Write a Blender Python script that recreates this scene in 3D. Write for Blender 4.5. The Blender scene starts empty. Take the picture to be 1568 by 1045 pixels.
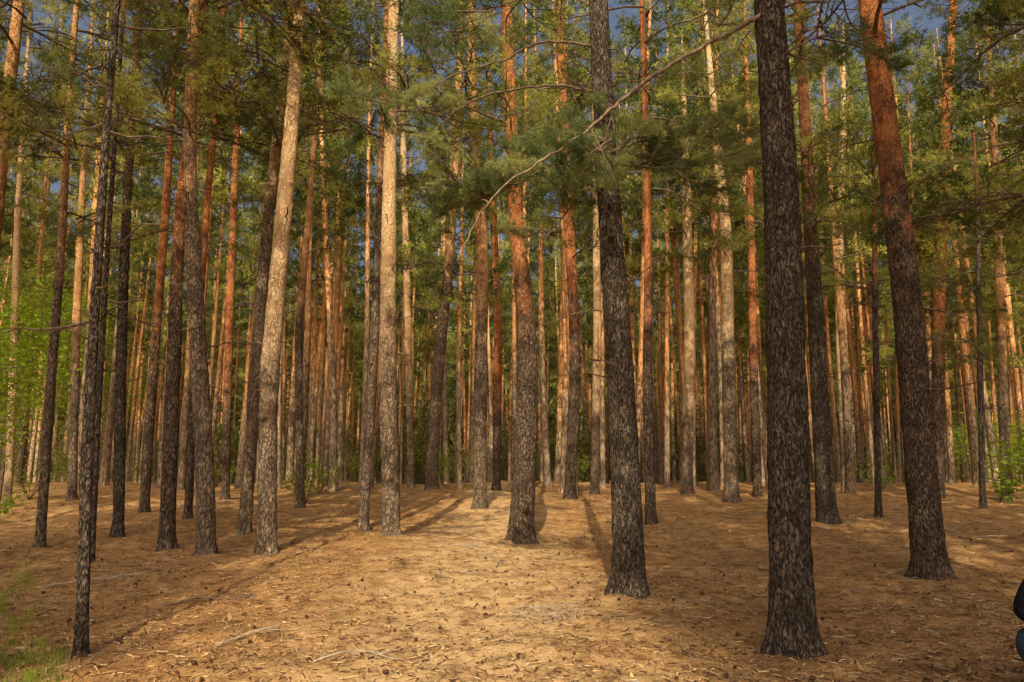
import bpy, math, random
import numpy as np
from mathutils import Vector, noise
rng=np.random.default_rng(11); random.seed(11)
scene=bpy.context.scene
R=math.radians
# ---------------- camera ----------------
CAMH=1.65; PITCH=R(8.4); FPX=1111.0
cam=bpy.data.cameras.new("camera"); camo=bpy.data.objects.new("camera",cam)
scene.collection.objects.link(camo); scene.camera=camo
cam.lens=FPX/1568*36; cam.sensor_width=36; cam.clip_end=3000; cam.clip_start=0.05
camo.location=(0,0,CAMH); camo.rotation_euler=(R(90)+PITCH,0,0)
# survey helpers: bearings measured on the photo -> metres in the wood
def ray(u,v):
    a=(u-784)/FPX; b=-(v-522.5)/FPX
    return np.array([a, math.cos(PITCH)-b*math.sin(PITCH), math.sin(PITCH)+b*math.cos(PITCH)])
def ground_at(u,v):
    d=ray(u,v); t=-CAMH/d[2]; return np.array([0,0,CAMH])+d*t
def at_depth(u,v,Y):
    d=ray(u,v); t=Y/d[1]; return np.array([0,0,CAMH])+d*t, t
# ---------------- terrain ----------------
_r=np.random.default_rng(3)
WV=[]
for lam,amp,n in ((9,0.035,4),(3.1,0.014,5),(1.1,0.007,6),(0.42,0.0045,7)):
    for i in range(n):
        th=_r.uniform(0,2*math.pi); WV.append((2*math.pi/lam*_r.uniform(.8,1.25)*math.cos(th),2*math.pi/lam*math.sin(th),_r.uniform(0,6.28),amp))
def hgt(x,y):
    x=np.asarray(x,float); y=np.asarray(y,float); z=np.zeros(np.broadcast(x,y).shape)
    for kx,ky,ph,a in WV: z=z+a*np.sin(kx*x+ky*y+ph)
    s=np.maximum(0,y-32); z=z-0.046*np.minimum(s,60)*np.minimum(1,s/12)
    return z
# ---------------- mesh builder ----------------
class MB:
    def __init__(s): s.V=[];s.L=[];s.T=[];s.M=[];s.S=[];s.n=0
    def add(s,V,F,m=0,smooth=False):
        V=np.asarray(V,float).reshape(-1,3); F=np.asarray(F,int)
        if len(V)==0: return
        s.V.append(V); s.L.append((F+s.n).ravel()); s.T.append(np.full(len(F),F.shape[1]))
        s.M.append(np.full(len(F),m)); s.S.append(np.full(len(F),smooth)); s.n+=len(V)
    def mesh(s,name,mats):
        me=bpy.data.meshes.new(name); V=np.concatenate(s.V);L=np.concatenate(s.L);T=np.concatenate(s.T)
        me.vertices.add(len(V)); me.vertices.foreach_set('co',V.astype(np.float32).ravel())
        me.loops.add(len(L)); me.loops.foreach_set('vertex_index',L.astype(np.int32))
        me.polygons.add(len(T)); st=np.concatenate([[0],np.cumsum(T)[:-1]])
        me.polygons.foreach_set('loop_start',st.astype(np.int32))
        for m in mats: me.materials.append(m)
        me.polygons.foreach_set('material_index',np.concatenate(s.M).astype(np.int32))
        me.polygons.foreach_set('use_smooth',np.concatenate(s.S).astype(bool))
        me.update(calc_edges=True); return me
    def obj(s,name,mats,loc=(0,0,0),parent=None):
        o=bpy.data.objects.new(name,s.mesh(name,mats)); scene.collection.objects.link(o)
        o.location=loc
        if parent: o.parent=parent
        return o
def nrm(a): return a/np.maximum(1e-9,np.linalg.norm(a,axis=-1,keepdims=True))
def tube(P,Rr,sides=5):
    P=np.asarray(P,float); n=len(P); T=nrm(np.gradient(P,axis=0))
    ax=nrm(P[-1]-P[0]); ref=np.array([0,0,1.]) if abs(ax[2])<.8 else np.array([1.,0,0])
    U=nrm(np.cross(T,ref)); W=np.cross(T,U); th=np.linspace(0,2*math.pi,sides,endpoint=False)
    V=P[:,None]+np.asarray(Rr)[:,None,None]*(np.cos(th)[None,:,None]*U[:,None]+np.sin(th)[None,:,None]*W[:,None])
    return V.reshape(-1,3), gridF(n,sides)
def gridF(n,s):
    i=np.arange(n-1)[:,None]*s; j=np.arange(s)[None]; k=(j+1)%s
    return np.stack([i+j,i+k,i+s+k,i+s+j],-1).reshape(-1,4)
def needles(P,D,n,sl,nl,nw,r=rng):
    k=len(P); P=np.repeat(P,n,0); D=np.repeat(nrm(D),n,0)
    q=nrm(r.normal(size=P.shape)); nd=nrm(D*.75+q)
    b=P+D*(sl*r.uniform(-.1,1,(k*n,1))); tip=b+nd*nl*r.uniform(.65,1.15,(k*n,1))
    s=nrm(np.cross(nd,r.normal(size=P.shape)))*nw
    V=np.stack([b-s,b+s,tip],1).reshape(-1,3); return V,np.arange(len(V)).reshape(-1,3)
# ---------------- materials ----------------
def newmat(name):
    m=bpy.data.materials.new(name); m.use_nodes=True; nt=m.node_tree; nt.nodes.clear()
    return m,nt
def nd(nt,t,**kw):
    n=nt.nodes.new(t)
    for k,v in kw.items():
        if k.startswith('i_'):
            key=k[2:]; key=int(key) if key.isdigit() else key.replace('_',' ')
            if isinstance(v,bpy.types.NodeSocket): nt.links.new(v,n.inputs[key])
            else: n.inputs[key].default_value=v
        else: setattr(n,k,v)
    return n
def ramp(nt,fac,stops):
    n=nt.nodes.new('ShaderNodeValToRGB'); nt.links.new(fac,n.inputs[0]); e=n.color_ramp.elements
    while len(e)<len(stops): e.new(.5)
    for el,(p,c) in zip(e,stops):
        el.position=p; el.color=(c,c,c,1) if not hasattr(c,'__len__') else (*c,1)
    return n.outputs[0]
def mix(nt,f,a,b,mode='MIX'):
    n=nt.nodes.new('ShaderNodeMix'); n.data_type='RGBA'; n.blend_type=mode
    for s,v in ((0,f),(6,a),(7,b)):
        if isinstance(v,bpy.types.NodeSocket): nt.links.new(v,n.inputs[s])
        elif s==0: n.inputs[0].default_value=v
        else: n.inputs[s].default_value=(*v,1)
    return n.outputs[2]
def math_(nt,op,a,b=0.0,c=None):
    n=nt.nodes.new('ShaderNodeMath'); n.operation=op
    for i,v in enumerate((a,b)+((c,) if c is not None else ())):
        if isinstance(v,bpy.types.NodeSocket): nt.links.new(v,n.inputs[i])
        else: n.inputs[i].default_value=v
    return n.outputs[0]
def out_diffuse(nt,col,normal=None,rough=0.):
    bs=nd(nt,'ShaderNodeBsdfDiffuse',i_Color=col,i_Roughness=rough)
    if normal is not None: nt.links.new(normal,bs.inputs['Normal'])
    nd(nt,'ShaderNodeOutputMaterial',i_Surface=bs.outputs[0])
def bark(name,start,low,low2,hi,hi2,scale=24,fade=3.0):
    m,nt=newmat(name); tc=nd(nt,'ShaderNodeTexCoord').outputs['Object']
    mp=nd(nt,'ShaderNodeMapping',i_Vector=tc,i_Scale=(1,1,.36)).outputs[0]
    n0=nd(nt,'ShaderNodeTexNoise',i_Vector=mp,i_Scale=14.,i_Detail=2.,i_Roughness=.7)
    dv=nd(nt,'ShaderNodeVectorMath',operation='MULTIPLY_ADD',i_0=n0.outputs['Color'],i_1=(.13,.13,.13),i_2=mp).outputs[0]
    vo=nd(nt,'ShaderNodeTexVoronoi',feature='DISTANCE_TO_EDGE',i_Vector=dv,i_Scale=float(scale)).outputs['Distance']
    fn=nd(nt,'ShaderNodeTexNoise',i_Vector=mp,i_Scale=60.,i_Detail=2.,i_Roughness=.75).outputs[0]
    md=nd(nt,'ShaderNodeTexNoise',i_Vector=tc,i_Scale=2.6,i_Detail=3.,i_Roughness=.65).outputs[0]
    ve=math_(nt,'ADD',vo,math_(nt,'MULTIPLY_ADD',fn,.5,-.22))
    plate=ramp(nt,ve,[(0.0,0),(.08,.35),(.26,1)])
    lc=mix(nt,ramp(nt,fn,[(.38,0),(.66,1)]),low2,low)
    lc=mix(nt,ramp(nt,md,[(.4,0),(.7,.5)]),lc,tuple(min(1,c*1.45) for c in low))
    vg=nd(nt,'ShaderNodeSeparateColor',i_Color=n0.outputs['Color']).outputs[1]
    lc=mix(nt,ramp(nt,vg,[(.58,0),(.7,.6)]),lc,tuple(min(1,c*1.8) for c in low))
    lc=mix(nt,ramp(nt,vg,[(.32,.5),(.46,0)]),lc,tuple(c*.6 for c in low2))
    lc=mix(nt,plate,tuple(c*.42 for c in low2),lc)
    hc=mix(nt,ramp(nt,md,[(.3,0),(.65,1)]),hi2,hi)
    hc=mix(nt,ramp(nt,fn,[(.34,.8),(.52,0)]),hc,tuple(c*.5 for c in hi2))
    hc=mix(nt,ramp(nt,vg,[(.52,0),(.68,.5)]),hc,tuple(min(.75,c*1.35) for c in hi))
    z=nd(nt,'ShaderNodeSeparateXYZ',i_0=tc).outputs[2]
    z=math_(nt,'ADD',z,math_(nt,'MULTIPLY',math_(nt,'SUBTRACT',md,.5),6.0))
    f=nd(nt,'ShaderNodeMapRange',i_Value=z,i_1=float(start-fade/2),i_2=float(start+fade/2)).outputs[0]
    col=mix(nt,f,lc,hc)
    hh=math_(nt,'ADD',plate,math_(nt,'MULTIPLY',fn,.8))
    bp=nd(nt,'ShaderNodeBump',i_Height=hh,i_Strength=.8,i_Distance=.032)
    out_diffuse(nt,col,bp.outputs[0]); return m
def bark_far():
    m,nt=newmat('pine_bark_far'); tc=nd(nt,'ShaderNodeTexCoord').outputs['Object']
    rr=nd(nt,'ShaderNodeObjectInfo').outputs['Random']
    mp=nd(nt,'ShaderNodeMapping',i_Vector=tc,i_Scale=(1,1,.3)).outputs[0]
    fn=nd(nt,'ShaderNodeTexNoise',i_Vector=mp,i_Scale=16.,i_Detail=1.,i_Roughness=.7).outputs[0]
    z=nd(nt,'ShaderNodeSeparateXYZ',i_0=tc).outputs[2]
    z=math_(nt,'ADD',z,math_(nt,'MULTIPLY_ADD',rr,-6.,math_(nt,'MULTIPLY',fn,5.)))
    f=nd(nt,'ShaderNodeMapRange',i_Value=z,i_1=3.5,i_2=6.5).outputs[0]
    lo=mix(nt,ramp(nt,fn,[(.35,0),(.65,1)]),(.11,.08,.058),(.42,.32,.22))
    hi=mix(nt,ramp(nt,fn,[(.35,0),(.65,1)]),(.4,.175,.07),(.8,.47,.22))
    col=mix(nt,f,lo,hi)
    col=mix(nt,.9,col,ramp(nt,math_(nt,'FRACT',math_(nt,'MULTIPLY',rr,7.31)),[(0,(.42,.39,.37)),(.5,(1,.95,.9)),(1,(1.15,1.13,1.1))]),'MULTIPLY')
    out_diffuse(nt,col); return m
def leafmat(name,c1,c2,tr,tf=.35):
    m,nt=newmat(name); ge=nd(nt,'ShaderNodeNewGeometry')
    rr=nd(nt,'ShaderNodeObjectInfo').outputs['Random']
    f=math_(nt,'MULTIPLY_ADD',rr,.4,math_(nt,'MULTIPLY',ge.outputs['Random Per Island'],.6))
    c=mix(nt,f,c1,c2)
    d=nd(nt,'ShaderNodeBsdfDiffuse',i_Color=c)
    t=nd(nt,'ShaderNodeBsdfTranslucent',i_Color=tr+(1,))
    ms=nd(nt,'ShaderNodeMixShader',i_0=tf,i_1=d.outputs[0],i_2=t.outputs[0])
    nd(nt,'ShaderNodeOutputMaterial',i_Surface=ms.outputs[0]); return m
def plain(name,c1,c2,sc=20):
    m,nt=newmat(name); tc=nd(nt,'ShaderNodeTexCoord').outputs['Object']
    n=nd(nt,'ShaderNodeTexNoise',i_Vector=tc,i_Scale=float(sc),i_Detail=1.).outputs[0]
    out_diffuse(nt,mix(nt,ramp(nt,n,[(.35,0),(.65,1)]),c1,c2)); return m
NA=leafmat('pine_needles_dark',(.035,.058,.02),(.11,.14,.04),(.15,.18,.038))  # darkest needle tone, picked at random per bough
NB=leafmat('pine_needles_mid',(.09,.12,.032),(.25,.265,.068),(.29,.31,.055))
NC=leafmat('pine_needles_pale',(.22,.24,.06),(.5,.48,.125),(.56,.56,.1))  # palest needle tone, picked at random per bough
NN=[leafmat('needles_near_a',(.065,.1,.04),(.15,.19,.08),(.15,.2,.055)),leafmat('needles_near_b',(.12,.155,.06),(.24,.28,.115),(.24,.3,.075)),leafmat('needles_near_c',(.22,.25,.095),(.42,.44,.19),(.44,.47,.12))]
M_leaf=leafmat('broad_leaves',(.12,.2,.02),(.28,.38,.045),(.4,.54,.03),.45)
M_bush=leafmat('undergrowth_leaves',(.06,.08,.024),(.25,.24,.07),(.25,.28,.06),.35)
M_branch=plain('branch_bark',(.09,.065,.05),(.2,.14,.10))
M_branchp=plain('branch_bark_pale',(.15,.11,.08),(.3,.23,.16))
M_far=bark_far()
CM=[M_branch,NA,NB,NC]; CN=[M_branch]+NN
# ---------------- ground ----------------
def gmat():
    m,nt=newmat('forest_floor'); tc=nd(nt,'ShaderNodeTexCoord').outputs['Object']
    big=nd(nt,'ShaderNodeTexNoise',i_Vector=tc,i_Scale=.45,i_Detail=3.,i_Roughness=.65).outputs[0]
    mid=nd(nt,'ShaderNodeTexNoise',i_Vector=tc,i_Scale=4.,i_Detail=4.,i_Roughness=.75).outputs[0]
    fine=nd(nt,'ShaderNodeTexNoise',i_Vector=tc,i_Scale=48.,i_Detail=3.,i_Roughness=.85,i_Distortion=.8).outputs[0]
    col=ramp(nt,mid,[(.34,(.21,.11,.05)),(.5,(.50,.285,.12)),(.68,(.71,.45,.21))])
    x=nd(nt,'ShaderNodeSeparateXYZ',i_0=tc)
    ax=math_(nt,'ABSOLUTE',math_(nt,'ADD',x.outputs[0],math_(nt,'MULTIPLY_ADD',big,3.0,-1.1)))
    pth=nd(nt,'ShaderNodeMapRange',i_Value=ax,i_1=1.9,i_2=.4).outputs[0]
    pth=math_(nt,'MULTIPLY',pth,ramp(nt,mid,[(.36,.25),(.56,1)]))
    col=mix(nt,ramp(nt,big,[(.42,0),(.62,.5)]),col,(.43,.22,.09))
    col=mix(nt,ramp(nt,fine,[(.37,.8),(.5,0)]),col,(.09,.046,.023))
    col=mix(nt,math_(nt,'MULTIPLY',pth,.7),col,(.8,.56,.3))
    col=mix(nt,ramp(nt,fine,[(.57,0),(.72,.5)]),col,(.8,.6,.34))
    bp=nd(nt,'ShaderNodeBump',i_Height=fine,i_Strength=.8,i_Distance=.038)
    out_diffuse(nt,col,bp.outputs[0]); return m
def axis(a,b,st,far):
    c=list(np.arange(a,b,st)); s=st; v=b
    while v<far: c.append(v); s*=1.12; v+=s
    s=st; v=a-st
    while v>-far: c.insert(0,v); s*=1.12; v-=s
    return np.array(c)
xs=axis(-14,14,.09,900); ys=axis(3,24,.09,900)
X,Y=np.meshgrid(xs,ys); Z=hgt(X,Y)
g=MB(); nx=len(xs); ii=(np.arange(len(ys)-1)[:,None]*nx+np.arange(nx-1)[None]).ravel()
g.add(np.stack([X,Y,Z],-1).reshape(-1,3),np.stack([ii,ii+1,ii+nx+1,ii+nx],-1),0,True)
g.obj('ground',[gmat()])
# ---------------- bough templates ----------------
def bough(L,nside,nsh,nn,sl,nl,nw,seed,wood=True):
    r=np.random.default_rng(seed); t=np.linspace(0,1,6)
    a=r.uniform(-.1,.15); b=r.uniform(-.25,.2)
    P=np.stack([L*t,L*.08*np.sin(t*5+r.uniform(0,6)),L*(a*t+b*t*t)],1)
    W=[tube(P if wood else P[::2],np.interp(t if wood else t[::2],[0,1],[.016*L,.003*L]),4 if wood else 3)]; SP=[];SD=[]
    for j in range(nside):
        s=.25+.75*(j+r.uniform(0,1))/nside; s=min(s,.98)
        p0=np.array([np.interp(s,t,P[:,k]) for k in range(3)])
        ang=(1 if j%2 else -1)*R(r.uniform(30,70)); ln=L*(.55-.38*s)*r.uniform(.6,1.2)
        d=np.array([math.cos(ang),math.sin(ang),r.uniform(-.15,.35)]); d/=np.linalg.norm(d)
        q=np.linspace(0,1,3)[:,None]; bend=np.array([.25,0,.25])*ln*r.uniform(-.3,1)
        B=p0+d*ln*q+bend*q*q
        if wood: W.append(tube(B,np.linspace(.006*L,.002*L,3),3))
        for k in range(nsh):
            u=r.uniform(.3,1); pp=p0+d*ln*u+bend*u*u+r.normal(size=3)*.035*L*(.4+u)
            SP.append(pp); SD.append(d+r.normal(size=3)*.55+np.array([.2,0,.35]))
    for k in range(nsh): SP.append(P[-1]+r.normal(size=3)*.04*L); SD.append(np.array([1,0,.3])+r.normal(size=3)*.4)
    V,F=needles(np.array(SP),np.array(SD),nn,sl,nl,nw,r)
    WV_=np.concatenate([w[0] for w in W]); off=0; WF=[]
    for w in W: WF.append(w[1]+off); off+=len(w[0])
    return WV_,np.concatenate(WF),V,F
BM=[bough(2.,11,7,12,.17,.12,.008,100+i) for i in range(7)]   # mid distance
BF=[bough(2.,8,5,5,.26,.22,.028,200+i,False) for i in range(6)]   # far
BN=[bough(1.1,13,9,30,.12,.08,.0027,300+i) for i in range(6)] # near
def rot(yaw,pit,roll=0):
    cy,sy=math.cos(yaw),math.sin(yaw);cp,sp=math.cos(pit),math.sin(pit);cr,sr=math.cos(roll),math.sin(roll)
    Rz=np.array([[cy,-sy,0],[sy,cy,0],[0,0,1]]);Ry=np.array([[cp,0,-sp],[0,1,0],[sp,0,cp]]);Rx=np.array([[1,0,0],[0,cr,-sr],[0,sr,cr]])
    return Rz@Ry@Rx
def put(mb,T,p,s,yaw,pit,roll,r):
    A=rot(yaw,pit,roll).T*s
    mb.add(T[0]@A+p,T[1],0); mb.add(T[2]@A+p,T[3],1+int(r.integers(3)))
def crown(mb,pos,z0,z1,maxL,T,r,dens=1.,skip=0.1):
    z=z0; base=2.0
    while z<z1:
        f=(z-z0)/(z1-z0)
        env=maxL*(min(1,.6+f*2.2))*math.sqrt(max(.05,1-f**2.2))
        k=r.integers(2,4)
        yaw0=r.uniform(0,6.28)
        for j in range(k):
            if r.uniform()<skip+.2*(1-min(1,f*4)): continue
            L=env*r.uniform(.55,1.15)
            put(mb,T[r.integers(len(T))],pos(z),L/base,yaw0+j*6.28/k+r.uniform(-.5,.5),R(-12+55*f)+r.uniform(-.25,.3),r.uniform(-.5,.5),r)
        z+=r.uniform(.3,.6)/dens
def stubs(mb,pos,rad,z0,z1,n,mw,r,lmax=1.3):
    for i in range(n):
        z=r.uniform(z0,z1); yaw=r.uniform(0,6.28); L=r.uniform(.15,lmax)*r.uniform(.3,1); q=np.linspace(0,1,5)
        d=np.array([math.cos(yaw),math.sin(yaw),0]); up=r.uniform(-.35,.5)
        P=pos(z)+d*(rad(z)*.7+L*q[:,None])+np.array([0,0,1])*L*(up*q+r.uniform(-.3,.4)*q*q)[:,None]+r.normal(size=(5,3))*.025*L
        mb.add(*tube(P,np.linspace(.012+.006*L,.003,5),4),mw)
        if L>.5:
            for k in range(2):
                i0=r.integers(1,4); d2=nrm(d+r.normal(size=3)*.7); P2=P[i0]+d2*L*.4*q[:,None]; mb.add(*tube(P2,np.linspace(.006,.002,5),3),mw)
def wild(mb,pos,z,yaw,L,n,r,drop=-.1,T=BM,sc=.8):  # living bough low on a trunk
    q=np.linspace(0,1,12)[:,None]
    d=np.array([math.cos(yaw),math.sin(yaw),0]); e=np.array([-d[1],d[0],0])
    Q=pos(z)+d*L*q+e*.15*L*np.sin(q*3+r.uniform(0,6))*q+np.array([0,0,1])*L*(.25*q+(drop-.25)*q*q)
    mb.add(*tube(Q,np.linspace(.012+.008*L,.004,12),5),0,True)
    for i in range(n):
        k=int(r.uniform(.25,1)*10.9); put(mb,T[r.integers(len(T))],Q[k],sc*r.uniform(.45,1),yaw+r.uniform(-1.1,1.1),r.uniform(-.4,.45),r.uniform(-1,1),r)
# ---------------- surveyed pine trees ----------------
TREES=[ # pts(u,v,width) from base up ; orange-start ; crown start ; kind ; crown density ; low boughs (n,za,zb)
 dict(p=[(1212,990,66),(1207,700,60),(1203,450,54),(1198,250,50),(1180,0,43)],o=10,c=9.5,k='dark',d=.45),
 dict(p=[(1425,884,48),(1405,650,43),(1388,430,39),(1358,200,34),(1332,0,31)],o=5.8,c=9,k='red',w=(5,6.5,9)),
 dict(p=[(965,918,50),(957,700,43),(945,500,39),(930,300,34),(915,0,29)],o=10,c=9.5,k='dark',d=.45),
 dict(p=[(797,820,38),(806,650,34),(810,500,28),(795,400,25),(783,200,19),(775,0,16)],o=5.,c=10,k='red',w=(4,7,10)),
 dict(p=[(600,828,27),(594,600,26),(595,400,23),(598,250,19),(605,0,15)],o=4.2,c=10,k='pale',w=(6,6.5,10)),
 dict(p=[(735,778,20),(736,550,20),(740,400,18),(724,150,14),(720,0,12)],o=6,c=11,k='mid',w=(6,7,13)),
 dict(p=[(409,855,28),(410,600,28),(438,300,23),(453,120,19),(458,0,17)],o=3.6,c=10,k='pale',w=(4,7.5,10)),
 dict(p=[(318,858,27),(310,650,26),(300,480,24),(290,250,19),(298,50,15)],o=6.5,c=9,k='mid',w=(5,6,10)),
 dict(p=[(255,845,23),(265,600,21),(274,350,17),(292,200,13)],o=5.2,c=9,k='red',w=(4,6,10)),
 dict(p=[(373,828,19),(390,600,19),(402,400,17),(426,180,14),(440,50,12)],o=7,c=10,k='pale',w=(4,7,11)),
 dict(p=[(125,1004,18),(133,700,17),(150,400,13),(163,200,11),(180,0,9)],o=14,c=6,k='dark',cl=.6,w=(3,5,7)),
 dict(p=[(182,822,16),(184,600,16),(192,350,13),(207,120,10)],o=8,c=9,k='dark',w=(4,6,10)),
 dict(p=[(62,832,14),(75,600,14),(90,400,12),(102,150,9)],o=6,c=9,k='mid',w=(4,6,10)),
 dict(p=[(12,775,11),(20,600,11),(28,350,9),(33,250,7)],o=1,c=9,k='pale'),
 dict(p=[(220,790,14),(235,550,13),(250,350,12),(262,150,9)],o=5,c=10,k='red',w=(4,7,12)),
 dict(p=[(-60,850,24),(-20,500,22),(8,220,18),(36,0,15)],o=5,c=8,k='mid',w=(3,6,9)),
 dict(p=[(555,812,15),(570,600,14),(578,400,12)],o=8,c=9,k='mid',w=(5,7,12)),
 dict(p=[(660,755,20),(668,600,18),(688,400,15),(702,150,12)],o=9,c=11,k='mid',w=(6,7,14)),
 dict(p=[(1267,808,30),(1256,600,25),(1246,400,21),(1236,200,17),(1225,0,14)],o=7,c=9.5,k='dark',w=(5,6,10)),
 dict(p=[(1297,752,16),(1288,550,16),(1281,350,13),(1288,200,10)],o=4,c=11.5,k='pale',w=(6,7,14)),
 dict(p=[(1120,766,22),(1115,550,20),(1112,350,17),(1100,250,14)],o=6,c=10,k='pale',w=(6,7,14)),
 dict(p=[(997,802,16),(991,600,16),(993,400,13),(990,280,11)],o=5,c=9,k='red',w=(5,6.5,12)),
 dict(p=[(1435,760,18),(1437,500,18),(1447,200,14),(1462,0,12)],o=6,c=7,k='red',w=(10,4.5,12)),
 dict(p=[(1505,780,9),(1502,500,8),(1500,300,6)],o=9,c=6,k='dark',cl=.7,w=(6,4,8)),
 dict(p=[(1052,756,17),(1056,500,16),(1050,250,13)],o=3.5,c=11,k='pale',w=(5,7,14)),
 dict(p=[(872,768,18),(882,550,17),(866,250,14),(858,60,12)],o=6,c=10.5,k='red',w=(6,7,14)),
 dict(p=[(460,775,13),(458,500,12),(477,300,9)],o=7,c=9,k='mid',w=(5,7,13)),
 dict(p=[(288,798,12),(296,600,12),(318,300,10),(345,0,9)],o=6,c=9.5,k='red',w=(4,7,12)),
 dict(p=[(140,862,9),(150,650,9),(165,400,7)],o=9,c=6,k='dark',cl=.7,w=(4,4,8)),
 dict(p=[(1345,790,10),(1340,500,9),(1338,300,7)],o=6,c=6.5,k='dark',cl=.7,w=(5,4.5,9)),
 dict(p=[(1160,762,13),(1152,500,12),(1146,250,10)],o=5,c=10,k='red',w=(4,8,13)),
 dict(p=[(500,745,13),(512,500,12),(520,300,9)],o=5,c=10,k='mid',w=(4,8,13)),
 dict(p=[(110,770,13),(118,500,12),(128,300,9)],o=5,c=9,k='mid'),
 dict(p=[(760,752,13),(763,500,12),(752,250,10)],o=4,c=11,k='red',w=(5,7,13)),
 dict(p=[(910,752,13),(915,500,12),(912,250,10)],o=4,c=11,k='pale',w=(4,8,13)),
 dict(p=[(630,750,11),(625,500,11),(618,250,9)],o=4,c=11,k='pale',w=(5,7,13)),
 dict(p=[(345,765,12),(352,500,12),(362,250,9)],o=4,c=10,k='red'),
 dict(p=[(1220,755,13),(1218,500,12),(1210,250,10)],o=3,c=11,k='mid',w=(4,8,13)),
 dict(p=[(1660,850,26),(1635,500,23),(1600,200,19),(1585,0,16)],o=5,c=7.5,k='mid',w=(11,5.5,11),d=1.),
 dict(p=[(1600,775,16),(1590,500,15),(1580,200,12)],o=5,c=8,k='red',w=(10,6,13),d=1.),
 dict(p=[(1540,762,14),(1532,500,13),(1520,200,10)],o=5,c=9,k='mid',w=(9,7,15),d=1.),
]
KIND={'dark':dict(low=(.17,.135,.105),low2=(.07,.054,.042),hi=(.34,.15,.075),hi2=(.18,.08,.042)),
 'red':dict(low=(.2,.145,.105),low2=(.085,.06,.045),hi=(.6,.25,.1),hi2=(.35,.125,.052)),
 'pale':dict(low=(.33,.25,.175),low2=(.17,.12,.082),hi=(.8,.56,.33),hi2=(.66,.38,.18)),
 'mid':dict(low=(.3,.225,.165),low2=(.145,.105,.074),hi=(.7,.39,.18),hi2=(.46,.22,.1))}
POS=[]; first=[]
for ti,T in enumerate(TREES):
    r=np.random.default_rng(500+ti)
    B=ground_at(*T['p'][0][:2]); Y0=B[1]; zs=[];xx=[];rr=[]
    for (u,v,w) in T['p']:
        q,t=at_depth(u,v,Y0); zs.append(q[2]); xx.append(q[0]); rr.append(w/2*t/FPX)
    H=max(zs[-1]+5,r.uniform(18,22)); 
    if 'cl' in T: H=max(zs[-1]+2,10)
    sl=(xx[-1]-xx[-2])/(zs[-1]-zs[-2])*.6
    zs.append(H); xx.append(xx[-1]+sl*(H-zs[-2])); rr.append(.025)
    h0=float(hgt(B[0],Y0)); near=Y0<16
    vis=max(zs[-2]+.5,6)
    zz=np.concatenate([np.arange(-.25,vis,.055 if near else .2),np.arange(vis,H+.3,.5)]); sides=40 if near else 18
    cz=np.linspace(0,H,60); cx=np.interp(cz,zs,xx); cx=np.convolve(np.pad(cx,3,'edge'),np.ones(7)/7,'valid'); cr=np.interp(cz,zs,rr)
    yb=r.uniform(-.012,.012)
    cxx=cx-B[0]
    def pos(z,cz=cz,cxx=cxx,yb=yb): return np.array([np.interp(z,cz,cxx),yb*z,z])
    def rad(z,cz=cz,cr=cr): return float(np.interp(z,cz,cr))
    th=np.linspace(0,2*math.pi,sides,endpoint=False); V=np.zeros((len(zz),sides,3))
    ph=r.uniform(0,6.28,3); nl=r.integers(3,6)
    for i,z in enumerate(zz):
        c=pos(max(z,0)); R0=rad(max(z,0)); e=math.exp(-max(0,z)/.16)*.33
        for j in range(sides):
            a=th[j]; f=1+e*(1+.6*math.sin(nl*a+ph[0])+.3*math.sin(2*a+ph[1]))
            pv=Vector((math.cos(a)*R0*7+ti*9,math.sin(a)*R0*7,z*2.2))
            f+=.055*noise.noise(pv)+(.05*noise.noise(pv*3.1) if near else 0)
            if near: f+=.07*noise.noise(Vector((pv.x*5,pv.y*5,pv.z*3)))
            V[i,j]=(c[0]+R0*f*math.cos(a),c[1]+R0*f*math.sin(a),z)
    mb=MB(); mb.add(V.reshape(-1,3),gridF(len(zz),sides),0,True)
    kw=KIND[T['k']]; bm=bark('pine_bark_%s'%T['k'],T['o'],scale=(27 if Y0<10 else 21) if near else 15,**kw)
    stubs(mb,pos,rad,2.2,T['c']+1,int(r.integers(10,20)),1,r,1.1)
    tr=mb.obj('pine_tree',[bm,M_branch],(B[0],Y0,h0))
    TT=BM if Y0<24 else BF; small='cl' in T
    cb=MB(); crown(cb,pos,min(T['c'],H-3),H,(2.3 if not small else 1.1)*r.uniform(.85,1.15),TT,r,dens=T.get('d',.55),skip=.15)
    if 'w' in T:
        n,za,zb=T['w']
        for j in range(n): wild(cb,pos,r.uniform(za,zb),r.uniform(0,6.28),1.2 if small else r.uniform(1.4,2.8),int(r.integers(4,8)),r,r.uniform(-.35,.1),TT)
    cb.obj('crown',CM,parent=tr)
    POS.append((B[0],Y0)); first.append((tr,pos,rad,B,h0))
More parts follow.
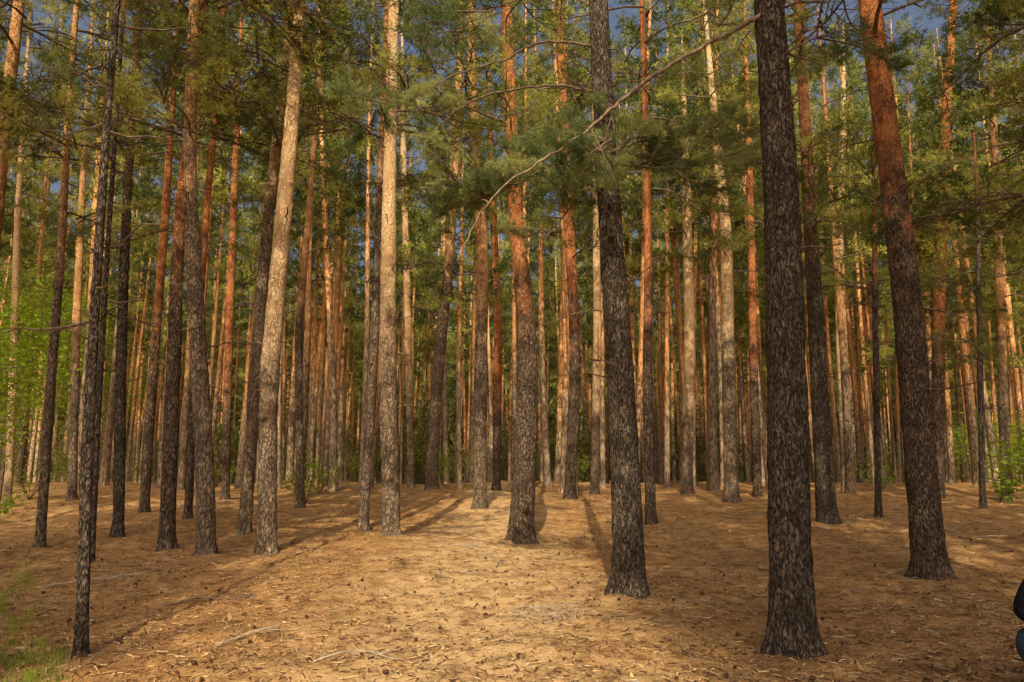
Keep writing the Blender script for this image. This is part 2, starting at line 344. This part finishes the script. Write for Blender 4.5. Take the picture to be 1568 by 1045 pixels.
# ---------------- low living boughs on the near pines ----------------
def limb(tree,pts,Y,r0,r1,fol=0,sc=1.,T=BN,seed=0,dy=0.,from_=.3,mats=None,spread=.8):
    tr,pos,rad,B,h0=tree; r=np.random.default_rng(seed); mb=MB()
    n=len(pts); P=np.array([at_depth(u,v,Y+dy*i/(n-1))[0] for i,(u,v) in enumerate(pts)])-np.array([B[0],B[1],h0])
    t=np.linspace(0,1,n); tt=np.linspace(0,1,n*6); Q=np.stack([np.interp(tt,t,P[:,k]) for k in range(3)],1)
    for k in range(3): 
        q=np.convolve(np.pad(Q[:,k],3,'edge'),np.ones(7)/7,'valid'); Q[1:-1,k]=q[1:-1]
    Q[1:-1]+=r.normal(size=Q[1:-1].shape)*.008
    mb.add(*tube(Q,np.linspace(r0,r1,len(Q)),7),0,True)
    for i in range(fol):
        s=r.uniform(from_,1); k=int(s*(len(Q)-2)); d=Q[k+1]-Q[k]; yaw=math.atan2(d[1],d[0])+r.uniform(-1,1)*spread*1.5
        put(mb,T[r.integers(len(T))],Q[k],sc*r.uniform(.5,1.1),yaw,r.uniform(-.5,.45),r.uniform(-1,1),r)
    for i in range(5):
        k=r.integers(4,len(Q)-1); d=nrm(r.normal(size=3)); q=np.linspace(0,1,5)[:,None]; ln=r.uniform(.2,.6)
        mb.add(*tube(Q[k]+d*ln*q+np.array([0,0,.15])*q*q*r.uniform(-1,1),np.linspace(.007,.002,5),4),0)
    mb.obj('bough',mats or CN,parent=tr)
A_,B_,C_=first[:3]
pale=[M_branchp]+NN
ya=A_[3][1]; yc=C_[3][1]
limb(A_,[(1168,22),(1110,55),(1050,85),(990,122),(940,162),(890,208),(830,245),(770,283),(735,325),(700,400)],ya,.026,.006,0,seed=1,dy=.6,mats=pale)
limb(A_,[(1000,118),(960,150),(935,165),(942,200),(930,225),(900,250)],ya+.35,.012,.005,5,.6,seed=2,mats=pale,dy=.3)
limb(C_,[(925,215),(880,232),(830,262),(775,290),(715,315)],yc-.1,.016,.004,17,.72,seed=3,dy=-.6,from_=.15)
limb(C_,[(930,235),(980,215),(1040,210),(1110,190)],yc-.1,.016,.004,12,.65,seed=4,dy=-.5,from_=.1)
limb(C_,[(932,255),(900,290),(860,335),(820,385)],yc-.2,.012,.004,15,.5,seed=5,dy=-.5,from_=.1)
limb(C_,[(930,245),(980,255),(1050,262),(1125,235)],yc-.2,.012,.004,12,.55,seed=6,dy=-.9,from_=.1)
limb(C_,[(930,225),(900,260),(870,290),(850,300)],yc-.2,.012,.004,12,.65,seed=61,dy=-.9,from_=.1)
limb(C_,[(908,140),(850,128),(760,140),(700,165),(655,210),(640,260)],yc,.018,.006,0,seed=7,dy=.5)
limb(C_,[(905,70),(830,60),(770,95),(700,110),(620,160),(560,170)],yc,.018,.005,10,.85,seed=8,dy=1.5,from_=.5)
limb(C_,[(935,480),(905,475),(875,482),(845,492)],yc,.010,.003,0,seed=9,dy=-.2)
limb(C_,[(960,570),(935,556),(905,550)],yc,.012,.005,0,seed=10,dy=-.2)
limb(C_,[(905,10),(850,-20),(760,10),(680,60)],yc,.016,.004,8,.9,seed=11,dy=2,from_=.4)
limb(A_,[(1190,90),(1240,60),(1310,40),(1370,60)],ya,.015,.004,4,.9,seed=12,dy=2)
# ---------------- far trees (instances) ----------------
def variant(seed,z0a,z0b,L0,L1,dens):
    r=np.random.default_rng(seed); H=r.uniform(20,25); bx,by=r.uniform(-.5,.5,2)
    def pos(z): f=z/H; return np.array([bx*f*(1.4-f)+.1*math.sin(f*7+bx),by*f*(1.3-f),z])
    r0=r.uniform(.14,.2)
    def rad(z): return r0*(1-z/H)**.75+.02+(r0*.3*math.exp(-max(0,z)/.3))
    zz=np.concatenate([[-.4,0,.2,.5],np.linspace(1,H,16)]); P=np.array([pos(z) for z in zz])
    mb=MB(); mb.add(*tube(P,[rad(min(z,H)) for z in zz],8),4,True)
    z0=r.uniform(z0a,z0b); crown(mb,pos,z0,H,r.uniform(L0,L1),BF,r,dens=dens,skip=.12)
    stubs(mb,pos,rad,3,z0,12,0,r,1.5)
    return mb.mesh('pine_variant',CM+[M_far])
VAR=[variant(900+v,8.5,12.5,2.1,2.9,.92) for v in range(7)]
VDENSE=[variant(950+v,9.,11.,2.5,3.,2.6) for v in range(3)]
def empty(name):
    e=bpy.data.objects.new(name,None); scene.collection.objects.link(e); return e
def inst(par,x,y,s,r,VV=VAR,nm='pine',wx=(.6,1.1)):
    o=bpy.data.objects.new(nm,VV[r.integers(len(VV))]); scene.collection.objects.link(o); o.parent=par
    o.location=(x,y,float(hgt(x,y))); o.rotation_euler=(r.normal()*.02,r.normal()*.025,r.uniform(0,6.28)); o.scale=(s*r.uniform(*wx),)*2+(s,)
DF=empty('distant_pine_trees'); r=np.random.default_rng(77); grid=list(POS)
def ok(x,y,md):
    for a,b in grid:
        if (a-x)**2+(b-y)**2<md*md: return False
    return True
def scatter(par,n,fy,fx,md,smin=.85,smax=1.12,cond=None,wx=(.6,1.1),VV=VAR):
    for i in range(n):
        y=fy(); x=fx(y)
        if cond and not cond(x,y): continue
        if ok(x,y,md): grid.append((x,y)); inst(par,x,y,r.uniform(smin,smax),r,wx=wx,VV=VV)
scatter(DF,320,lambda:math.sqrt(r.uniform(26**2,60**2)),lambda y:r.uniform(-1,1)*(y*.78+3),1.,wx=(.45,1.0))
scatter(DF,430,lambda:math.sqrt(r.uniform(60**2,112**2)),lambda y:r.uniform(-1,1)*(y*.75+3),1.1,wx=(.7,1.15))
SF=empty('surrounding_pine_trees')
for sgn in (-1,1):
    scatter(SF,20,lambda:r.uniform(0,27),lambda y:sgn*(y*.78+3.5+r.uniform(0,10)),2.2)
def outside_sun_gap(x,y):
    if abs(x-(-.35-(7-y)*.087))<2.1: return False   # strip along the sun's line, kept treeless so sunlight reaches the near floor
    if y>-14 and -8<x<.8: return False  # kept treeless to let sun onto the floor further off
    return True
scatter(SF,44,lambda:r.uniform(-26,-4),lambda y:r.uniform(-16,13),3.4,cond=outside_sun_gap,wx=(.75,1.05),VV=VDENSE)  # unseen pines behind the camera, crowns thickened to shade the foreground
for x,y in ((2.5,-2.6),(5.6,.4),(-8.4,1.5),(8.4,2.2),(-6.,-3.)):  # unseen pines added for the trunk shadows they throw
    if ok(x,y,1.): inst(SF,x,y,1.,r,wx=(.6,.75))
# distant undergrowth closing the view under the crowns
BV=[]
for v in range(4):
    rb=np.random.default_rng(70+v); mb=MB(); C=[]
    for k in range(30):
        c=rb.normal(size=3)*np.array([1.5,1.5,1.5])+np.array([0,0,2.6]); c[2]=abs(c[2])
        q=np.linspace(0,1,3)[:,None]; mb.add(*tube(np.array([c[0]*.2,c[1]*.2,-.3])*(1-q)+c*q,np.linspace(.04,.01,3),3),0)
        C.append(c+rb.normal(size=(50,3))*.5)
    C=np.concatenate(C); C[:,2]=np.abs(C[:,2]); m=len(C); dd=nrm(rb.normal(size=(m,3))); ss=nrm(np.cross(dd,rb.normal(size=(m,3)))); l=.14*rb.uniform(.6,1.4,(m,1))
    mb.add(np.stack([C,C+dd*l+ss*l*.6,C+dd*l*2.1,C+dd*l-ss*l*.6],1).reshape(-1,3),np.arange(4*m).reshape(-1,4),1)
    BV.append(mb.mesh('bush_variant',[M_branch,M_bush]))
UG=empty('distant_undergrowth'); rb=np.random.default_rng(5)
for i in range(140):
    y=rb.uniform(100,140); x=-y*.84+(i+rb.uniform(-.5,.5))/140*y*1.68; inst(UG,x,y,rb.uniform(2.2,4.2),rb,BV,'bush')
for i in range(80):
    y=rb.uniform(45,95); x=rb.uniform(-1,1)*(y*.8+5); inst(UG,x,y,rb.uniform(.4,1.1),rb,BV,'bush')
# ---------------- broadleaf saplings / shrubs ----------------
def shrub(name,x,y,H,Rw,n,seed,ls=.05):
    r=np.random.default_rng(seed); mb=MB(); L=[]
    for i in range(int(6+H*4)):
        z0=r.uniform(.05,.75)*H if H>1.6 else 0.; yaw=r.uniform(0,6.28); ln=Rw*r.uniform(.5,1.1); up=(H-z0)*r.uniform(.15,.7) if H>1.6 else H*r.uniform(.5,1)
        q=np.linspace(0,1,6)[:,None]; P=np.array([0,0,z0])+np.array([math.cos(yaw),math.sin(yaw),0])*ln*q+np.array([0,0,1.])*up*q**.8
        mb.add(*tube(P,np.linspace(.012,.003,6),4),0)
        k=r.integers(n//3,n); c=P[np.minimum(5,r.integers(2,6,k))]; L.append(c+r.normal(size=(k,3))*.18*max(.6,Rw))
    if H>1.6:
        q=np.linspace(0,1,8); mb.add(*tube(np.stack([.1*np.sin(q*4),.1*np.cos(q*3),H*q],1),np.linspace(.02+.006*H,.006,8),6),0)
    C=np.concatenate(L); m=len(C); d=nrm(r.normal(size=(m,3))*np.array([1,1,.4])); s=nrm(np.cross(d,r.normal(size=(m,3)))); l=ls*r.uniform(.6,1.3,(m,1))
    V=np.stack([C,C+d*l+s*l*.5,C+d*l*2.2,C+d*l-s*l*.5],1).reshape(-1,3); mb.add(V,np.arange(4*m).reshape(-1,4),1)
    mb.obj(name,[M_branch,M_leaf],(x,y,float(hgt(x,y))))
for i,(u,yy,H,Rw,n) in enumerate([(10,22,7.5,1.8,140),(75,28,9,2.,140),(-30,18,5,1.6,140),(40,33,11,2.4,150),(120,38,9,2.,120),(180,44,8,2,100),
        (1565,21,2.3,.9,110),(1610,24,3.5,1.3,110),(1530,36,4.,1.6,90),(1470,42,4,1.6,80)]):
    shrub('broadleaf_sapling',(u-784)/FPX*yy,yy,H,Rw,n,40+i,.07)
for i,(u,yy,H,Rw) in enumerate([(475,24,1.5,.8),(495,28,1.5,.9),(700,34,2.,1.),(655,38,2.2,1.2),(5,17,.8,.7),(1515,22,.7,.6),(60,24,1.2,1.),(340,33,1.,.9),(1180,36,1.5,1.),(880,40,2.,1.3),(560,40,2,1.2),(1330,30,1.,.8)]):
    shrub('shrub',(u-784)/FPX*yy,yy,H,Rw,45,80+i,.06)
# ---------------- litter ----------------
def rpts(n,y0=5.,y1=30.):
    y=y0*(y1/y0)**rng.uniform(0,1,n); x=rng.uniform(-1,1,n)*(y*.8+1); return x,y
LM=[plain('litter_straw',(.48,.31,.16),(.66,.46,.25)),plain('litter_brown',(.22,.115,.053),(.37,.2,.09)),plain('litter_dark',(.05,.029,.018),(.11,.058,.034)),plain('litter_grey',(.28,.23,.18),(.46,.39,.31))]
mb=MB()
for mi,n,ll,ww in ((0,18000,.035,.0028),(1,22000,.04,.0035),(2,14000,.026,.0045),(3,900,.05,.004)):
    x,y=rpts(n); z=hgt(x,y)+rng.uniform(.004,.016,n); a=rng.uniform(0,6.28,n); l=ll*rng.uniform(.5,1.5,n)
    d=np.stack([np.cos(a),np.sin(a),rng.normal(size=n)*.18],1)*l[:,None]; s=np.stack([-np.sin(a),np.cos(a),rng.normal(size=n)*.5],1)*ww; c=np.stack([x,y,z],1)
    V=np.stack([c-d-s,c+d-s,c+d+s,c-d+s],1).reshape(-1,3); mb.add(V,np.arange(4*n).reshape(-1,4),mi)
x,y=rpts(2600)
for i in range(2600):
    k=5; a=np.sort(rng.uniform(0,6.28,k)); s=rng.uniform(.008,.022); z=float(hgt(x[i],y[i]))+.01
    tl=rng.normal(size=2)*.5
    V=np.stack([x[i]+np.cos(a)*s,y[i]+np.sin(a)*s*.7,z+s*(tl[0]*np.cos(a)+tl[1]*np.sin(a))],1); mb.add(V,[[0,1,2,3,4]],int(rng.choice([1,2,1,0])))
x,y=rpts(260)
ct=[(0,-1),(.6,-.75),(1,-.25),(.85,.3),(.45,.8),(.05,1)]
for i in range(260):
    a=rng.uniform(0,6.28); d=np.array([math.cos(a),math.sin(a),.15]); L=rng.uniform(.016,.028); c=np.array([x[i],y[i],float(hgt(x[i],y[i]))+.02])
    P=np.array([c+d*L*t for _,t in ct]); V,F=tube(P,[q*L*.75 for q,_ in ct],6); mb.add(V,F,2)
mb.obj('forest_litter',LM)
mb=MB()
def twig(x,y,L,r0,a,lift=.03,m=0,br=2):
    q=np.linspace(0,1,8); cur=rng.normal()*.5
    px=x+np.cos(a+cur*q)*L*q; py=y+np.sin(a+cur*q)*L*q; pz=hgt(px,py)+r0+lift*np.sin(q*3.1)*rng.uniform(.2,1)+rng.normal(size=8)*.004
    P=np.stack([px,py,pz],1); mb.add(*tube(P,np.linspace(r0,r0*.35,8),5),m)
    for b in range(br):
        k=rng.integers(2,7); a2=a+rng.choice([-1,1])*rng.uniform(.4,1); q2=np.linspace(0,1,5); l2=L*rng.uniform(.2,.45)
        P2=np.stack([P[k,0]+np.cos(a2)*l2*q2,P[k,1]+np.sin(a2)*l2*q2,P[k,2]+l2*.25*q2*rng.uniform(0,1)],1); mb.add(*tube(P2,np.linspace(r0*.6,r0*.25,5),4),m)
x,y=rpts(180,5.2,28)
for i in range(180): twig(x[i],y[i],rng.uniform(.12,.6),rng.uniform(.0025,.006),rng.uniform(0,6.28),.03,int(rng.integers(0,3)==0),int(rng.integers(0,2)))
for (u,v,L,a) in ((250,925,1.2,.1),(330,1000,.8,1.2),(620,830,1.5,.3),(1100,860,1.2,-.4),(1350,880,1.,.3),(690,840,1.2,.1),(60,900,1.2,.2),(480,1015,.7,.2),(760,870,.5,1.3),(1500,830,1.4,.1),(1380,820,1.3,-.2)):
    p=ground_at(u,v); twig(p[0],p[1],L,.009,a,.08,int(u%3==0),4)
pc=ground_at(845,950)
for i in range(30): twig(pc[0]+rng.normal()*.16,pc[1]+rng.normal()*.2,rng.uniform(.15,.5),rng.uniform(.002,.005),rng.uniform(0,6.28),.1,1,2)
mb.obj('fallen_twigs',[M_branch,LM[3]])
# grass
mb=MB()
def tuft(x,y,n,h,m):
    z=float(hgt(x,y)); b=np.stack([x+rng.normal(size=n)*.04*h/.15,y+rng.normal(size=n)*.04*h/.15,np.full(n,z)],1)
    a=rng.uniform(0,6.28,n); l=h*rng.uniform(.5,1.2,n); o=np.stack([np.cos(a),np.sin(a),np.zeros(n)],1)*(l*rng.uniform(.1,.7,n))[:,None]
    s=np.stack([-np.sin(a),np.cos(a),np.zeros(n)],1)*.0025; mdl=b+o*.35+np.array([0,0,1])*(l*.65)[:,None]; tp=b+o+np.array([0,0,1])*(l*.9)[:,None]
    V=np.stack([b-s,b+s,mdl+s*.8,mdl-s*.8,tp],1).reshape(-1,3); I=np.arange(n)[:,None]*5
    n0=mb.n; mb.add(V,I+np.array([[0,1,2,3]]),m); mb.L.append((I+np.array([[3,2,4]])+n0).ravel()); mb.T.append(np.full(n,3)); mb.M.append(np.full(n,m)); mb.S.append(np.full(n,False))
for i in range(55): 
    p=ground_at(rng.uniform(-40,105),rng.uniform(980,1080)); tuft(p[0],p[1],16,rng.uniform(.07,.17),2 if i%2 else 0)
for i in range(30):
    p=ground_at(rng.uniform(-60,60),rng.uniform(860,970)); tuft(p[0],p[1],14,rng.uniform(.1,.22),2)
x,y=rpts(170,6,30)
for i in range(170): tuft(x[i],y[i],9,rng.uniform(.04,.1),int(rng.integers(0,2)))
mb.obj('grass',[NB,LM[0],M_leaf])
# ---------------- crouching person at the right edge ----------------
def skin(name,verts,edges,rads,mat,parent,sub=2):
    me=bpy.data.meshes.new(name); me.from_pydata(verts,edges,[]); o=bpy.data.objects.new(name,me); scene.collection.objects.link(o)
    o.modifiers.new('Skin','SKIN'); 
    for i,sv in enumerate(me.skin_vertices[0].data):
        q=rads[i]; sv.radius=(q,q) if not hasattr(q,'__len__') else q; sv.use_root=(i==0)
    s=o.modifiers.new('Sub','SUBSURF'); s.levels=sub; s.render_levels=sub
    o.modifiers['Skin'].use_smooth_shade=True
    me.materials.append(mat); o.parent=parent; return o
PE=empty('crouching_person'); PE.location=(3.18,4.6,float(hgt(3.2,4.6))); PE.rotation_euler=(0,0,R(8))
jk=plain('jacket_cloth',(.012,.013,.018),(.03,.032,.04),60); jn=plain('denim',(.035,.05,.08),(.065,.09,.13),120); sk=plain('skin',(.45,.27,.2),(.52,.33,.25),30); hr=plain('hair',(.02,.013,.01),(.05,.03,.02),80)
skin('jacket',[(.03,0,.47),(.04,0,.6),(.17,0,.76),(.3,0,.86),(.37,0,.93),(.33,-.17,.82),(.42,-.24,.6),(.6,-.15,.55),(.33,.17,.82),(.42,.24,.6),(.6,.15,.55)],
 [(0,1),(1,2),(2,3),(3,4),(3,5),(5,6),(6,7),(3,8),(8,9),(9,10)],[(.17,.15),(.17,.15),(.17,.13),(.14,.1),.06,.075,.06,.042,.075,.06,.042],jk,PE)
skin('jeans',[(.02,0,.46),(.02,0,.36),(.05,0,.26),(.5,-.15,.5),(.17,-.13,.1),(.5,.15,.5),(.17,.13,.1),(.15,-.12,.34),(.15,.12,.34)],[(0,1),(1,2),(1,7),(7,3),(3,4),(1,8),(8,5),(5,6)],[(.14,.13),(.17,.16),(.13,.12),.07,.05,.07,.05,.1,.1],jn,PE)
for s,yy in (('shoe_left',.13),('shoe_right',-.13)):
    skin(s,[(.12,yy,.06),(.24,yy,.05),(.37,yy,.035)],[(0,1),(1,2)],[(.045,.045),(.045,.045),(.042,.03)],jk,PE)
skin('head',[(.36,0,.93),(.41,0,.99),(.46,0,1.04),(.46,0,1.13)],[(0,1),(1,2),(2,3)],[.052,(.06,.06),(.078,.085),(.07,.08)],sk,PE)
skin('hair',[(.44,0,1.15),(.4,0,1.1),(.38,0,1.03)],[(0,1),(1,2)],[(.078,.08),(.07,.06),(.055,.04)],hr,PE)
skin('nose',[(.54,0,1.07),(.565,0,1.045)],[(0,1)],[.01,.013],sk,PE,1)
for yy in (-.08,.08): skin('ear',[(.45,yy,1.08),(.445,yy,1.04)],[(0,1)],[.012,.01],sk,PE,1)
for sg in (-1,1):
    hx,hy,hz=.6,sg*.15,.55
    skin('palm',[(hx,hy,hz),(hx+.04,hy,hz-.005),(hx+.09,hy-sg*.005,hz-.015)],[(0,1),(1,2)],[.024,(.034,.018),(.038,.016)],sk,PE,1)
    for f in range(4):
        fy=hy+(f-1.5)*.019; l=[.055,.07,.075,.06][f]
        skin('finger',[(hx+.09,fy,hz-.015),(hx+.09+l*.5,fy,hz-.03),(hx+.09+l*.8,fy,hz-.06)],[(0,1),(1,2)],[.0095,.009,.008],sk,PE,1)
    skin('thumb',[(hx+.03,hy-sg*.02,hz),(hx+.07,hy-sg*.055,hz-.01),(hx+.1,hy-sg*.06,hz-.025)],[(0,1),(1,2)],[.013,.011,.009],sk,PE,1)
# ---------------- light ----------------
EL=37.; AZ=5.   # light travels toward +Y, 5 deg to the right
w=bpy.data.worlds.new("World"); scene.world=w; w.use_nodes=True; nt=w.node_tree
sky=nt.nodes.new('ShaderNodeTexSky'); sky.sky_type='NISHITA'; sky.sun_disc=False; sky.sun_elevation=R(EL); sky.sun_rotation=R(180+AZ)
sky.dust_density=10.; sky.air_density=.8; sky.ozone_density=0.
nt.links.new(sky.outputs[0],nt.nodes['Background'].inputs[0]); nt.nodes['Background'].inputs[1].default_value=.15
sl=bpy.data.lights.new('sun','SUN'); sl.energy=5; sl.angle=R(.4); sl.color=(1,.85,.57)
so=bpy.data.objects.new('sun',sl); scene.collection.objects.link(so)
d=Vector((math.sin(R(AZ))*math.cos(R(EL)),math.cos(R(AZ))*math.cos(R(EL)),-math.sin(R(EL))))
so.rotation_euler=d.to_track_quat('-Z','Y').to_euler()
scene.view_settings.view_transform='Standard'; scene.view_settings.look='None'; scene.view_settings.exposure=0
